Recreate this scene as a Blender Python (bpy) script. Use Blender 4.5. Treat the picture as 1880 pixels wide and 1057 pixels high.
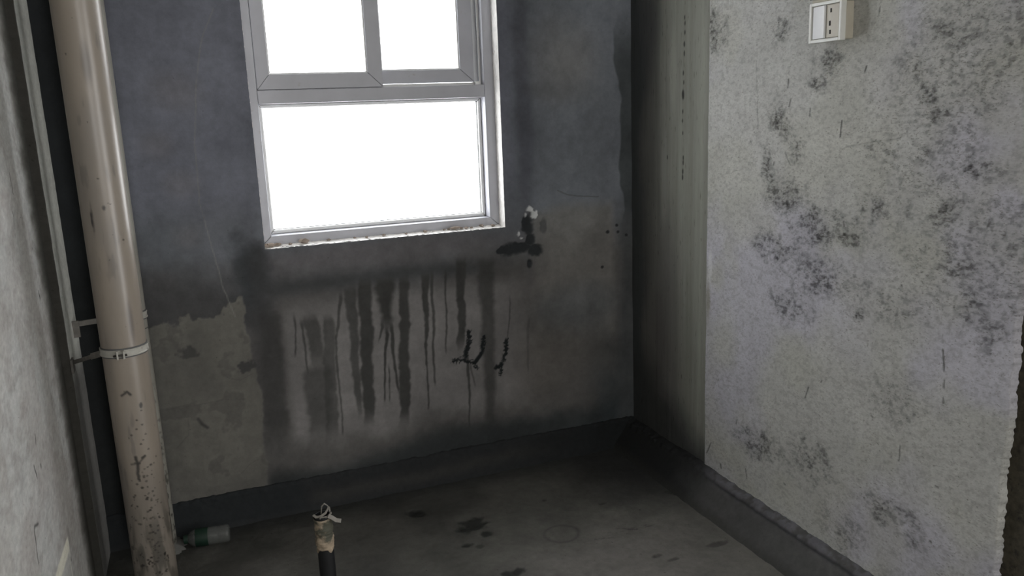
import bpy, bmesh, math, random
import numpy as np
from mathutils import Matrix, Vector

for o in list(bpy.data.objects):
    bpy.data.objects.remove(o)
S = bpy.context.scene
COL = S.collection

# ------------------------------------------------------------------ camera
cam_d = bpy.data.cameras.new('camera')
cam = bpy.data.objects.new('camera', cam_d)
COL.objects.link(cam)
cam_d.sensor_width = 36.0
cam_d.lens = 1505.5 / 1880 * 36.0
cam_d.clip_start = 0.02
R = ((0.92881965, -0.11223237, 0.35312597),
     (-0.36859599, -0.18256633, 0.91148589),
     (-0.03782931, -0.97676682, -0.2109396))     # rows: world axes, columns: image right, image down, view direction
cam.matrix_world = Matrix([[R[i][0], -R[i][1], -R[i][2], (0, 0, 1.35)[i]] for i in range(3)] + [[0, 0, 0, 1]])
S.camera = cam

# ------------------------------------------------------------------ world, lights, exposure
W = bpy.data.worlds.new('overcast_sky'); S.world = W
W.use_nodes = True
bg = W.node_tree.nodes['Background']
bg.inputs['Color'].default_value = (0.96, 0.98, 1.0, 1)
bg.inputs['Strength'].default_value = 8.0

def area(name, loc, rot, sx, sy, power, col):
    d = bpy.data.lights.new(name, 'AREA'); d.shape = 'RECTANGLE'
    d.size = sx; d.size_y = sy; d.energy = power; d.color = col
    o = bpy.data.objects.new(name, d); COL.objects.link(o)
    o.location = loc; o.rotation_euler = rot
    return o
# fill lamp added behind the camera, in front of the closed rear wall
area('rear_fill', (0.95, -1.9, 1.65), (math.radians(90), 0, 0), 1.3, 1.5, 29, (1.0, 0.98, 0.95))
# daylight through the doorway in the right wall, just past the plaster's broken end
area('doorway_daylight', (1.84, 0.35, 1.10), (math.radians(90), 0, math.radians(90)), 1.04, 1.9, 46, (1.0, 0.985, 0.965))

S.view_settings.view_transform = 'Standard'
S.view_settings.look = 'None'
S.view_settings.exposure = 0.0
S.view_settings.gamma = 1.0
S.view_settings.use_curve_mapping = False

# ------------------------------------------------------------------ wall and floor features, in metres on their own surface
STREAKS= [(0.287, 0.675, 0.276, 0.559, 0.0065, 0.0049, 0.8), (0.307, 0.655, 0.315, 0.493, 0.0081, 0.0057, 0.7), (0.338, 0.668, 0.359, 0.486, 0.0488, 0.0407, 0.6), (0.346, 0.488, 0.333, 0.236, 0.0977, 0.0732, 0.6), (0.398, 0.66, 0.374, 0.228, 0.0407, 0.0488, 0.6), (0.449, 0.738, 0.417, 0.598, 0.0114, 0.0073, 0.7), (0.417, 0.598, 0.413, 0.248, 0.0073, 0.0057, 0.7), (0.483, 0.751, 0.476, 0.29, 0.0407, 0.0179, 0.7), (0.534, 0.77, 0.508, 0.258, 0.0488, 0.0391, 0.9), (0.605, 0.77, 0.598, 0.59, 0.0651, 0.0244, 1), (0.597, 0.59, 0.569, 0.346, 0.0114, 0.0041, 1), (0.615, 0.605, 0.623, 0.373, 0.013, 0.0073, 0.9), (0.597, 0.449, 0.588, 0.343, 0.0049, 0.0033, 0.9), (0.673, 0.763, 0.637, 0.234, 0.0407, 0.0374, 0.9), (0.582, 0.619, 0.565, 0.569, 0.0098, 0.0049, 0.8), (0.752, 0.771, 0.739, 0.526, 0.0277, 0.0114, 0.9), (0.739, 0.526, 0.731, 0.287, 0.0081, 0.0049, 0.9), (0.776, 0.777, 0.761, 0.378, 0.0114, 0.0073, 0.8), (0.827, 0.771, 0.813, 0.493, 0.0081, 0.0049, 0.8), (0.887, 0.809, 0.87, 0.48, 0.0407, 0.0277, 0.9), (0.893, 0.477, 0.889, 0.188, 0.0114, 0.0065, 0.8), (0.904, 0.42, 0.916, 0.344, 0.0065, 0.0041, 0.6), (0.983, 0.799, 0.972, 0.163, 0.0651, 0.0374, 0.65), (1.07, 0.645, 1.057, 0.509, 0.0057, 0.0033, 0.6), (0.207, 0.693, 0.188, 0.255, 0.0732, 0.0732, 0.6), (1.144, 0.562, 1.132, 0.366, 0.0114, 0.0081, 0.3)]
SQUIG= [[(0.902, 0.562), (0.904, 0.521), (0.889, 0.487), (0.882, 0.456), (0.841, 0.459)], [(0.882, 0.451), (0.919, 0.436), (0.948, 0.469), (0.961, 0.531)], [(0.919, 0.436), (0.93, 0.414)], [(1.05, 0.505), (1.045, 0.455), (1.027, 0.415), (1.007, 0.409)], [(1.027, 0.415), (1.02, 0.374)]]
SCAR= [(1.153, 0.927, 0.0268, 0.0382), (1.163, 0.881, 0.0255, 0.0255), (1.113, 0.851, 0.0542, 0.0255), (1.061, 0.848, 0.0319, 0.0102), (1.18, 0.837, 0.0319, 0.0255), (1.156, 0.79, 0.0127, 0.0191), (1.217, 0.925, 0.0159, 0.0382), (1.173, 0.964, 0.0159, 0.0191)]
FLECK= [(1.157, 0.994, 0.0153, 0.007), (1.179, 0.97, 0.0102, 0.0166), (1.144, 0.973, 0.0051, 0.0076), (1.114, 0.903, 0.0057, 0.0115), (1.126, 0.889, 0.0076, 0.0038)]
DOTS= [(1.526, 0.902), (1.53, 0.876), (1.486, 0.879), (1.461, 0.744), (1.567, 0.86)]
CURVE= [(1.278, 1.054), (1.315, 1.036), (1.362, 1.027), (1.448, 1.018)]
SCRATCH= [(0.134, 1.692), (0.09, 1.604), (0.06, 1.475), (0.035, 1.293), (0.028, 1.106), (0.046, 0.982), (0.07, 0.818), (0.097, 0.722)]
PATCHEDGE= [(-0.171, 0.721), (-0.123, 0.724), (-0.073, 0.735), (0.01, 0.734), (0.089, 0.76), (0.126, 0.784), (0.128, 0.681), (0.132, 0.586), (0.149, 0.488), (0.149, 0.37), (0.143, 0.252), (0.139, 0.115)]
CLOUDS= [(1.94, 1.546, 0.042, 0.035, 1), (2.242, 1.569, 0.053, 0.07, 0.9), (1.745, 1.443, 0.046, 0.033, 1), (1.789, 1.386, 0.038, 0.027, 1), (1.928, 1.292, 0.053, 0.043, 1), (1.861, 1.229, 0.031, 0.043, 0.8), (1.99, 1.166, 0.034, 0.061, 0.9), (1.907, 1.081, 0.095, 0.051, 0.9), (1.738, 1.011, 0.145, 0.049, 1), (1.945, 0.926, 0.089, 0.046, 0.9), (1.563, 1.083, 0.071, 0.032, 0.8), (1.431, 1.348, 0.062, 0.034, 1), (1.473, 1.419, 0.05, 0.041, 0.9), (1.393, 1.313, 0.04, 0.034, 0.9), (1.297, 1.186, 0.055, 0.033, 1), (1.353, 1.079, 0.053, 0.034, 1), (1.347, 1.009, 0.04, 0.041, 1), (1.557, 1.223, 0.063, 0.037, 0.8), (1.434, 1.215, 0.035, 0.042, 0.7), (1.374, 1.478, 0.094, 0.055, 0.7), (1.302, 1.382, 0.071, 0.065, 0.6), (1.241, 1.058, 0.058, 0.083, 0.6), (1.744, 0.865, 0.156, 0.052, 1), (1.865, 0.76, 0.09, 0.047, 0.8), (1.614, 0.804, 0.032, 0.025, 0.9), (1.324, 0.961, 0.055, 0.036, 1), (1.294, 0.894, 0.069, 0.042, 0.9), (2.003, 0.29, 0.117, 0.052, 0.8), (1.763, 0.332, 0.074, 0.057, 0.7), (1.472, 0.301, 0.086, 0.043, 1), (1.392, 0.296, 0.036, 0.05, 1), (1.465, 0.602, 0.083, 0.065, 0.5), (1.225, 0.824, 0.043, 0.062, 0.6), (1.484, 0.848, 0.091, 0.047, 0.6), (1.617, 0.166, 0.067, 0.065, 0.5)]
MARKS= [(1.693, 1.293, 1.698, 1.252, 0.004), (1.905, 1.408, 1.907, 1.384, 0.004), (1.894, 1.352, 1.9, 1.333, 0.005), (1.814, 1.326, 1.814, 1.306, 0.004), (1.623, 1.424, 1.627, 1.412, 0.004), (1.588, 1.561, 1.59, 1.545, 0.005), (2.049, 1.467, 2.038, 1.345, 0.0015), (2.038, 1.345, 2.03, 1.27, 0.0012), (1.677, 1.226, 1.591, 1.24, 0.0012), (1.591, 1.24, 1.512, 1.25, 0.0012), (1.908, 1.206, 1.884, 1.171, 0.0025), (1.956, 1.175, 1.959, 1.167, 0.004), (1.789, 1.01, 1.787, 1.006, 0.004), (1.673, 1.033, 1.67, 1.021, 0.004), (2.067, 1.235, 2.062, 1.23, 0.004), (1.25, 1.076, 1.254, 1.067, 0.004), (1.305, 1.311, 1.308, 1.308, 0.004), (1.775, 0.544, 1.789, 0.508, 0.004), (1.341, 0.769, 1.334, 0.722, 0.0025), (1.332, 0.699, 1.332, 0.68, 0.003), (1.332, 0.657, 1.331, 0.642, 0.002), (1.345, 0.806, 1.343, 0.787, 0.0015), (1.444, 0.493, 1.443, 0.451, 0.003), (2.245, 0.199, 2.272, 0.151, 0.007), (2.189, 0.14, 2.187, 0.127, 0.008), (1.544, 0.539, 1.538, 0.536, 0.004), (2.101, 0.335, 2.107, 0.317, 0.003), (2.054, 0.178, 2.045, 0.149, 0.003), (1.724, 0.579, 1.727, 0.574, 0.004), (1.824, 0.805, 1.82, 0.804, 0.004), (1.473, 0.899, 1.471, 0.898, 0.004), (1.866, 0.208, 1.861, 0.206, 0.005), (1.339, 0.284, 1.335, 0.282, 0.005), (1.334, 0.432, 1.325, 0.431, 0.003)]
SDOT= [(2.432, 1.631), (2.43, 1.612), (2.43, 1.583), (2.432, 1.546), (2.432, 1.516), (2.437, 1.452), (2.435, 1.422), (2.439, 1.384), (2.439, 1.38), (2.44, 1.326), (2.442, 1.295), (2.441, 1.253), (2.438, 1.17), (2.438, 1.154), (2.439, 1.123), (2.44, 1.103), (2.537, 1.168)]

# ------------------------------------------------------------------ helpers
rng = np.random.RandomState(7)
TAB = [rng.rand(256, 256) for _ in range(6)]
def vn(x, y, s=0):
    t = TAB[s % 6]; x = x + s * 17.3; y = y + s * 9.1
    xi = np.floor(x).astype(int); yi = np.floor(y).astype(int)
    fx = x - xi; fy = y - yi
    fx = fx * fx * (3 - 2 * fx); fy = fy * fy * (3 - 2 * fy)
    a = t[xi % 256, yi % 256]; b = t[(xi + 1) % 256, yi % 256]
    c = t[xi % 256, (yi + 1) % 256]; d = t[(xi + 1) % 256, (yi + 1) % 256]
    return (a * (1 - fx) + b * fx) * (1 - fy) + (c * (1 - fx) + d * fx) * fy
def fbm(x, y, f, oct=4, s=0, fy=None):
    fy = fy or f
    r = 0; a = 1; t = 0
    for k in range(oct):
        r = r + a * vn(x * f * 2 ** k, y * fy * 2 ** k, s + k); t += a; a *= 0.55
    return r / t
def ss(a, b, x):
    t = np.clip((x - a) / (b - a), 0, 1); return t * t * (3 - 2 * t)
def segd(x, y, x0, y0, x1, y1):
    dx, dy = x1 - x0, y1 - y0; L = dx * dx + dy * dy + 1e-12
    t = np.clip(((x - x0) * dx + (y - y0) * dy) / L, 0, 1)
    return np.hypot(x - x0 - t * dx, y - y0 - t * dy), t
def line_mask(x, y, pts, w, soft):
    m = np.zeros_like(x)
    for (a, b), (c, d) in zip(pts[:-1], pts[1:]):
        q, _ = segd(x, y, a, b, c, d); m = np.maximum(m, 1 - ss(w / 2 - soft, w / 2 + soft, q))
    return m
def blob(x, y, cx, cy, rx, ry, n=0, soft=0.35, rag=0.5):
    q = np.hypot((x - cx) / rx, (y - cy) / ry) + (n - 0.5) * rag * 2
    return 1 - ss(1 - soft, 1 + soft, q)
def blend(T, c, m):
    m = np.asarray(m)[..., None]; return T * (1 - m) + np.array(c, float) * m
def tone(T, f):
    return T * np.asarray(f)[..., None]
def lin(T):
    t = np.clip(T / 255.0, 0, 1)
    return np.where(t < 0.04045, t / 12.92, ((t + 0.055) / 1.055) ** 2.4)
def slin(*c):
    return tuple(float(v) for v in lin(np.array(c, float)))

def axis(a, b, step, keep=(), coarse=None):
    """grid coordinates from a to b that contain every value of keep; coarse=(from, step) thins the far end"""
    pts = [a] + sorted(k for k in keep if a < k < b) + [b]
    out = [a]
    for p, q in zip(pts[:-1], pts[1:]):
        st = step if not coarse or p < coarse[0] - 1e-6 else coarse[1]
        n = max(1, int(round((q - p) / st)))
        out += [p + (q - p) * i / n for i in range(1, n + 1)]
    return np.array(out)

def surf(name, P, T=None, k=1.0, dirt=None, hole=None, mat=None, parent=None, flip=False, close_u=False):
    """a dense sheet P[i, j] of points with its colour and grime written to attributes"""
    ni, nj = P.shape[:2]
    idx = np.arange(ni * nj).reshape(ni, nj)
    f = np.stack([idx[:-1, :-1], idx[1:, :-1], idx[1:, 1:], idx[:-1, 1:]], -1).reshape(-1, 4)
    if close_u:
        g = np.stack([idx[-1, :-1], idx[0, :-1], idx[0, 1:], idx[-1, 1:]], -1).reshape(-1, 4)
        f = np.concatenate([f, g])
    if hole is not None:
        f = f[~hole.reshape(-1)]
    if flip: f = f[:, ::-1]
    me = bpy.data.meshes.new(name)
    me.vertices.add(ni * nj); me.vertices.foreach_set('co', P.reshape(-1).astype(np.float32))
    me.loops.add(len(f) * 4); me.loops.foreach_set('vertex_index', f.reshape(-1).astype(np.int32))
    me.polygons.add(len(f)); me.polygons.foreach_set('loop_start', (np.arange(len(f)) * 4).astype(np.int32))
    me.polygons.foreach_set('use_smooth', np.ones(len(f), bool))
    me.update(calc_edges=True); me.validate()
    if T is not None:
        g = T.mean(-1, keepdims=True); T = g + (T - g) * 0.55
        c = np.ones((ni * nj, 4), np.float32); c[:, :3] = np.clip(lin(T) * k, 0, 0.92).reshape(-1, 3)
        a = me.color_attributes.new('tint', 'FLOAT_COLOR', 'POINT'); a.data.foreach_set('color', c.reshape(-1))
        a = me.attributes.new('grime', 'FLOAT', 'POINT')
        a.data.foreach_set('value', (np.zeros(ni * nj) if dirt is None else dirt.reshape(-1)).astype(np.float32))
    o = bpy.data.objects.new(name, me); COL.objects.link(o)
    if mat: me.materials.append(mat)
    if parent:
        o.parent = parent; o.matrix_parent_inverse = parent.matrix_world.inverted()
    return o

def obj(name, bm, mat, parent=None, smooth=False, bevel=0.0, seg=2):
    bmesh.ops.recalc_face_normals(bm, faces=bm.faces)
    me = bpy.data.meshes.new(name); bm.to_mesh(me); bm.free()
    for m in (mat if isinstance(mat, (list, tuple)) else [mat]): me.materials.append(m)
    o = bpy.data.objects.new(name, me); COL.objects.link(o)
    if smooth:
        for p in me.polygons: p.use_smooth = True
    if bevel:
        b = o.modifiers.new('bevel', 'BEVEL'); b.width = bevel; b.segments = seg; b.limit_method = 'ANGLE'
        for p in me.polygons: p.use_smooth = True
        w = o.modifiers.new('wn', 'WEIGHTED_NORMAL')
    if parent:
        o.parent = parent; o.matrix_parent_inverse = parent.matrix_world.inverted()
    return o
def empty(name, loc):
    o = bpy.data.objects.new(name, None); COL.objects.link(o); o.location = loc
    o.empty_display_size = 0.05
    bpy.context.view_layer.update(); return o
def tag(o, label=None, cat=None, group=None, kind=None):
    for k, v in (('label', label), ('category', cat), ('group', group), ('kind', kind)):
        if v: o[k] = v
    return o
def box(bm, x0, x1, y0, y1, z0, z1, m=0):
    v = [bm.verts.new((x, y, z)) for z in (z0, z1) for x, y in ((x0, y0), (x1, y0), (x1, y1), (x0, y1))]
    for f in ((3, 2, 1, 0), (4, 5, 6, 7), (0, 1, 5, 4), (1, 2, 6, 5), (2, 3, 7, 6), (3, 0, 4, 7)):
        bm.faces.new([v[i] for i in f]).material_index = m
    return v
def ring(bm, x0, x1, z0, z1, w, y0, y1, gap=0.0004):
    """a mitred rectangular frame of four members, w = widths (left, right, bottom, top)"""
    l, r, b, t = w
    O = [(x0, z0), (x1, z0), (x1, z1), (x0, z1)]
    I = [(x0 + l, z0 + b), (x1 - r, z0 + b), (x1 - r, z1 - t), (x0 + l, z1 - t)]
    for i in range(4):
        j = (i + 1) % 4
        q = [O[i], O[j], I[j], I[i]]
        cx = sum(p[0] for p in q) / 4; cz = sum(p[1] for p in q) / 4
        d = (gap if i % 2 == 0 else 0, 0 if i % 2 == 0 else gap)
        q = [(p[0] + (d[0] if p[0] < cx else -d[0]), p[1] + (d[1] if p[1] < cz else -d[1])) for p in q]
        a = [bm.verts.new((x, y0, z)) for x, z in q]; c = [bm.verts.new((x, y1, z)) for x, z in q]
        bm.faces.new(a); bm.faces.new(c[::-1])
        for k in range(4):
            n = (k + 1) % 4; bm.faces.new((a[k], c[k], c[n], a[n]))
def lathe(bm, prof, M=None, n=40, cap=True):
    """prof: (radius, height) pairs turned about z"""
    M = M or Matrix(); rows = []
    for r, h in prof:
        rows.append([bm.verts.new(M @ Vector((r * math.cos(2 * math.pi * i / n), r * math.sin(2 * math.pi * i / n), h))) for i in range(n)])
    for a, b in zip(rows[:-1], rows[1:]):
        for i in range(n): bm.faces.new((a[i], a[(i + 1) % n], b[(i + 1) % n], b[i]))
    if cap:
        if prof[0][0] > 1e-6: bm.faces.new(rows[0][::-1])
        if prof[-1][0] > 1e-6: bm.faces.new(rows[-1])
def tube(bm, pts, r, n=10):
    pts = [Vector(p) for p in pts]; rows = []
    for i, p in enumerate(pts):
        t = (pts[min(i + 1, len(pts) - 1)] - pts[max(i - 1, 0)]).normalized()
        a = t.cross(Vector((0.3, 0.2, 0.93))).normalized(); b = t.cross(a)
        rr = r[i] if isinstance(r, (list, tuple)) else r
        rows.append([bm.verts.new(p + (a * math.cos(2 * math.pi * k / n) + b * math.sin(2 * math.pi * k / n)) * rr) for k in range(n)])
    for a, b in zip(rows[:-1], rows[1:]):
        for i in range(n): bm.faces.new((a[i], a[(i + 1) % n], b[(i + 1) % n], b[i]))
    bm.faces.new(rows[0][::-1]); bm.faces.new(rows[-1])

# ------------------------------------------------------------------ materials
def newmat(name):
    m = bpy.data.materials.new(name); m.use_nodes = True
    nt = m.node_tree; return m, nt, nt.nodes['Principled BSDF']
def node(nt, t, **kw):
    n = nt.nodes.new(t)
    for k, v in kw.items():
        if hasattr(n, k) and not k[0].isupper(): setattr(n, k, v)
        else: n.inputs[k].default_value = v
    return n
def noise(nt, co, scale, detail=4, rough=0.6):
    n = node(nt, 'ShaderNodeTexNoise', Scale=scale, Detail=detail, Roughness=rough)
    nt.links.new(co, n.inputs['Vector']); return n.outputs['Fac']
def maprange(nt, v, a, b, c, d):
    n = node(nt, 'ShaderNodeMapRange')
    for i, x in zip(('From Min', 'From Max', 'To Min', 'To Max'), (a, b, c, d)): n.inputs[i].default_value = x
    nt.links.new(v, n.inputs['Value']); return n.outputs['Result']
def mixc(nt, fac, a, b, mode='MIX'):
    n = node(nt, 'ShaderNodeMix', data_type='RGBA', blend_type=mode)
    for s, v in ((0, fac), (6, a), (7, b)):
        if hasattr(v, 'links'): nt.links.new(v, n.inputs[s])
        else: n.inputs[s].default_value = v if s == 0 else (*v[:3], 1)
    return n.outputs[2]
def stretched(nt, co, sx, sy, sz):
    n = node(nt, 'ShaderNodeMapping'); n.inputs['Scale'].default_value = (sx, sy, sz)
    nt.links.new(co, n.inputs['Vector']); return n.outputs['Vector']

def cement(name, rough=0.9, grain=60, amp=0.16, speck=(150, 0.66, 0.05, 0.22), speck_mul=0.45, bump=0.35, bumpd=0.004,
           strokes=(1, 1, 1), spec=0.3):
    """tint and grime come from the surface; the nodes add grain, fine pits and relief"""
    m, nt, p = newmat(name)
    co = node(nt, 'ShaderNodeTexCoord').outputs['Object']
    at = node(nt, 'ShaderNodeAttribute', attribute_name='tint').outputs['Color']
    gr = node(nt, 'ShaderNodeAttribute', attribute_name='grime').outputs['Fac']
    sco = stretched(nt, co, *strokes)
    g = noise(nt, sco, grain, 6, 0.7)
    val = maprange(nt, g, 0.3, 0.7, 1 - amp, 1 + amp)
    vc = node(nt, 'ShaderNodeCombineColor')
    for i in range(3): nt.links.new(val, vc.inputs[i])
    c = mixc(nt, 1.0, at, vc.outputs[0], 'MULTIPLY')
    s = noise(nt, sco, speck[0], 3, 0.55)
    ma = node(nt, 'ShaderNodeMath', operation='MULTIPLY'); nt.links.new(gr, ma.inputs[0]); ma.inputs[1].default_value = speck[3]
    ad = node(nt, 'ShaderNodeMath', operation='ADD'); nt.links.new(s, ad.inputs[0]); nt.links.new(ma.outputs[0], ad.inputs[1])
    sm = maprange(nt, ad.outputs[0], speck[1], speck[1] + speck[2] * 2, 0, 1)
    k = speck_mul
    dark = mixc(nt, 1.0, c, (k, k * 0.98, k * 0.94), 'MULTIPLY')
    c2 = mixc(nt, sm, c, dark)
    nt.links.new(c2, p.inputs['Base Color'])
    p.inputs['Roughness'].default_value = rough
    p.inputs['Specular IOR Level'].default_value = spec
    hb = node(nt, 'ShaderNodeMath', operation='SUBTRACT'); nt.links.new(g, hb.inputs[0]); nt.links.new(sm, hb.inputs[1])
    b = node(nt, 'ShaderNodeBump', Strength=bump, Distance=bumpd)
    nt.links.new(hb.outputs[0], b.inputs['Height']); nt.links.new(b.outputs[0], p.inputs['Normal'])
    return m
def plain(name, col, rough=0.5, var=0.08, scale=30, stain=None, stain_at=(0.6, 0.7), sscale=25, metal=0, bump=0.0, spec=0.5, stretch=(1, 1, 1)):
    m, nt, p = newmat(name)
    co = stretched(nt, node(nt, 'ShaderNodeTexCoord').outputs['Object'], *stretch)
    g = noise(nt, co, scale, 5)
    val = maprange(nt, g, 0.3, 0.7, 1 - var, 1 + var)
    vc = node(nt, 'ShaderNodeCombineColor')
    for i in range(3): nt.links.new(val, vc.inputs[i])
    c = mixc(nt, 1.0, col, vc.outputs[0], 'MULTIPLY')
    if stain:
        s = maprange(nt, noise(nt, co, sscale, 6, 0.65), stain_at[0], stain_at[1], 0, 1)
        c = mixc(nt, s, c, stain)
    nt.links.new(c, p.inputs['Base Color'])
    p.inputs['Roughness'].default_value = rough; p.inputs['Metallic'].default_value = metal
    p.inputs['Specular IOR Level'].default_value = spec
    if bump:
        b = node(nt, 'ShaderNodeBump', Strength=bump, Distance=0.002)
        nt.links.new(g, b.inputs['Height']); nt.links.new(b.outputs[0], p.inputs['Normal'])
    return m

M_back = cement('dark damp cement render', grain=45, amp=0.12, speck=(110, 0.72, 0.05, 0.25), bump=0.3, spec=0.25, rough=0.85)
M_right = cement('grey gypsum plaster', grain=170, amp=0.13, speck=(190, 0.63, 0.05, 0.14), speck_mul=0.66, bump=0.45, bumpd=0.003, strokes=(1, 0.7, 1.5))
M_left = cement('trowelled pale plaster', grain=60, amp=0.13, speck=(110, 0.70, 0.06, 0.2), speck_mul=0.55, bump=0.4, strokes=(0.6, 0.6, 1.1))
M_floor = cement('cement screed', grain=35, amp=0.16, speck=(90, 0.70, 0.05, 0.25), speck_mul=0.5, bump=0.5, bumpd=0.005, spec=0.3, rough=0.8)
M_band = cement('brushed waterproof cement', grain=50, amp=0.14, speck=(100, 0.72, 0.06, 0.25), speck_mul=0.6, bump=0.35, bumpd=0.005)
M_pipe = cement('cream plastic pipe', grain=9, amp=0.035, speck=(60, 0.77, 0.03, 0.3), speck_mul=0.3, bump=0.02, rough=0.36, spec=0.85, strokes=(1, 1, 0.8))
M_pvc = plain('dusty white window plastic', (0.45, 0.455, 0.495), 0.42, 0.05, 12, (0.30, 0.27, 0.22), (0.66, 0.80), 22)
M_pvc2 = plain('clean white window plastic', (0.74, 0.74, 0.73), 0.38, 0.04, 12, (0.4, 0.36, 0.3), (0.68, 0.8), 30)
M_gasket = plain('grey rubber gasket', (0.10, 0.10, 0.10), 0.7)
M_reveal = plain('white reveal plaster', (0.82, 0.80, 0.77), 0.85, 0.12, 40, (0.34, 0.29, 0.24), (0.62, 0.74), 35, bump=0.4)
M_crumb = plain('dried mortar', (0.30, 0.25, 0.21), 0.95, 0.25, 90, bump=0.5)
M_shell = plain('plain cement', (0.16, 0.16, 0.15), 0.9, 0.15, 6)
M_ceil = plain('ceiling cement', (0.30, 0.30, 0.29), 0.9, 0.15, 6)
M_brown = plain('rough brown cement', (0.060, 0.052, 0.036), 0.95, 0.45, 70, (0.012, 0.011, 0.009), (0.55, 0.68), 40, bump=0.9)
M_clamp = plain('grey plastic clamp', (0.42, 0.41, 0.37), 0.45, 0.12, 50, (0.14, 0.12, 0.1), (0.6, 0.72), 60)
M_arm = plain('grimy bracket plastic', (0.17, 0.16, 0.145), 0.6, 0.2, 60)
M_dark = plain('dark steel bolt', (0.06, 0.055, 0.05), 0.5, metal=0.6)
M_tape = plain('stained beige tape', (0.36, 0.29, 0.21), 0.75, 0.25, 60, (0.075, 0.075, 0.055), (0.44, 0.56), 22, bump=0.4)
M_black = plain('black painted pipe', (0.006, 0.007, 0.008), 0.6, 0.3, 40)
M_ribbon = plain('grey plastic ribbon', (0.22, 0.205, 0.18), 0.6, 0.15, 60)
M_sw = plain('white switch plastic', (0.80, 0.80, 0.76), 0.3, 0.04, 30, (0.5, 0.46, 0.36), (0.66, 0.8), 40)
M_swb = plain('yellowed switch plastic', (0.56, 0.52, 0.43), 0.4, 0.06, 30)
M_rocker = plain('glossy white rocker plastic', (0.90, 0.91, 0.92), 0.18, 0.02, 20)
M_hole = plain('dark socket slot', (0.02, 0.018, 0.015), 0.8)
M_green = plain('green bottle label', (0.006, 0.028, 0.016), 0.6, 0.3, 40)

mg, nt, p = newmat('window glass')
tr = node(nt, 'ShaderNodeBsdfTransparent'); gl = node(nt, 'ShaderNodeBsdfGlossy', Roughness=0.03)
fr = node(nt, 'ShaderNodeFresnel', IOR=1.45); mx = node(nt, 'ShaderNodeMixShader')
co = node(nt, 'ShaderNodeTexCoord').outputs['Object']
dv = maprange(nt, noise(nt, co, 8, 6), 0.35, 0.75, 0.98, 0.86)
vc = node(nt, 'ShaderNodeCombineColor')
for i in range(3): nt.links.new(dv, vc.inputs[i])
nt.links.new(vc.outputs[0], tr.inputs['Color'])
ge = node(nt, 'ShaderNodeNewGeometry'); inv = node(nt, 'ShaderNodeMath', operation='SUBTRACT'); inv.inputs[0].default_value = 1.0
nt.links.new(ge.outputs['Backfacing'], inv.inputs[1])
fm = node(nt, 'ShaderNodeMath', operation='MULTIPLY'); nt.links.new(fr.outputs[0], fm.inputs[0]); nt.links.new(inv.outputs[0], fm.inputs[1])
nt.links.new(fm.outputs[0], mx.inputs[0]); nt.links.new(tr.outputs[0], mx.inputs[1]); nt.links.new(gl.outputs[0], mx.inputs[2])
nt.links.new(mx.outputs[0], nt.nodes['Material Output'].inputs['Surface'])
M_glass = mg
mb, nt, p = newmat('cloudy clear plastic')
p.inputs['Base Color'].default_value = (0.20, 0.21, 0.20, 1); p.inputs['Roughness'].default_value = 0.3
p.inputs['Alpha'].default_value = 0.34
M_clear = mb

# ------------------------------------------------------------------ dimensions
D = 2.79                      # back wall
XR = 1.59                     # right wall
XL = -0.394                   # left wall
WX0, WX1, WZ0, WZ1 = 0.213, 1.064, 0.934, 2.20     # window opening
H = 2.70
K_BACK, K_STRIP, K_RIGHT, K_LEFT, K_FLOOR, K_BAND, K_PIPE = 2.05, 2.3, 2.6, 1.38, 2.55, 1.55, 0.85

# ================================================================== THE SETTING
# ---- back wall
xs = axis(-0.42, XR + 0.02, 0.003, (WX0, WX1)); zs = axis(-0.02, H, 0.003, (WZ0, 1.80, WZ1), (1.79, 0.05))
X, Z = np.meshgrid(xs, zs, indexing='ij')
n1 = fbm(X, Z, 4, 5, 0); n2 = fbm(X, Z, 14, 4, 1); n3 = fbm(X, Z, 45, 3, 2); nv = fbm(X, Z, 22, 3, 3, fy=1.6)
T = np.zeros(X.shape + (3,)) + np.array((71, 76, 84.0))
T = blend(T, (65, 63, 61), ss(1.05, 0.70, Z + (n1 - 0.5) * 0.25))
T = blend(T, (73, 76, 84), 0.7 * blob(X, Z, 0.10, 1.45, 0.16, 0.75, n1))
T = blend(T, (62, 64, 72), 0.8 * blob(X, Z, 0.17, 1.35, 0.035, 0.55, n1, 0.6))
T = blend(T, (80, 84, 98), ss(1.16, 1.07, X + (n1 - 0.5) * 0.04) * ss(1.0, 1.15, Z))  # bluish haze near the window, put into the wall colour
T = blend(T, (58, 61, 71), 0.8 * blob(X, Z, 1.155, 1.33, 0.028, 0.40, n1, 0.7, 0.4))
T = blend(T, (82, 80, 78), 0.6 * blob(X, Z, 1.33, 1.52, 0.13, 0.12, n1, 0.7))
T = blend(T, (64, 65, 67), 0.6 * blob(X, Z, 1.28, 1.42, 0.09, 0.05, n2, 0.7))
# pale round trowel marks of the left field
for cx, cz, r in ((-0.018, 0.997, 0.05), (-0.107, 0.856, 0.045), (-0.02, 1.161, 0.05), (0.0, 1.45, 0.07), (-0.08, 1.29, 0.05)):
    T = blend(T, (84, 80, 82), 0.35 * blob(X, Z, cx, cz, r, r * 0.8, n1, 0.7))
# darker damp towards the patch on the lower left
T = blend(T, (48, 48, 49), 0.75 * ss(1.0, 0.80, Z + (n1 - 0.5) * 0.2) * ss(0.22, 0.12, X) * ss(0.6, 0.72, Z))
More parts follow.
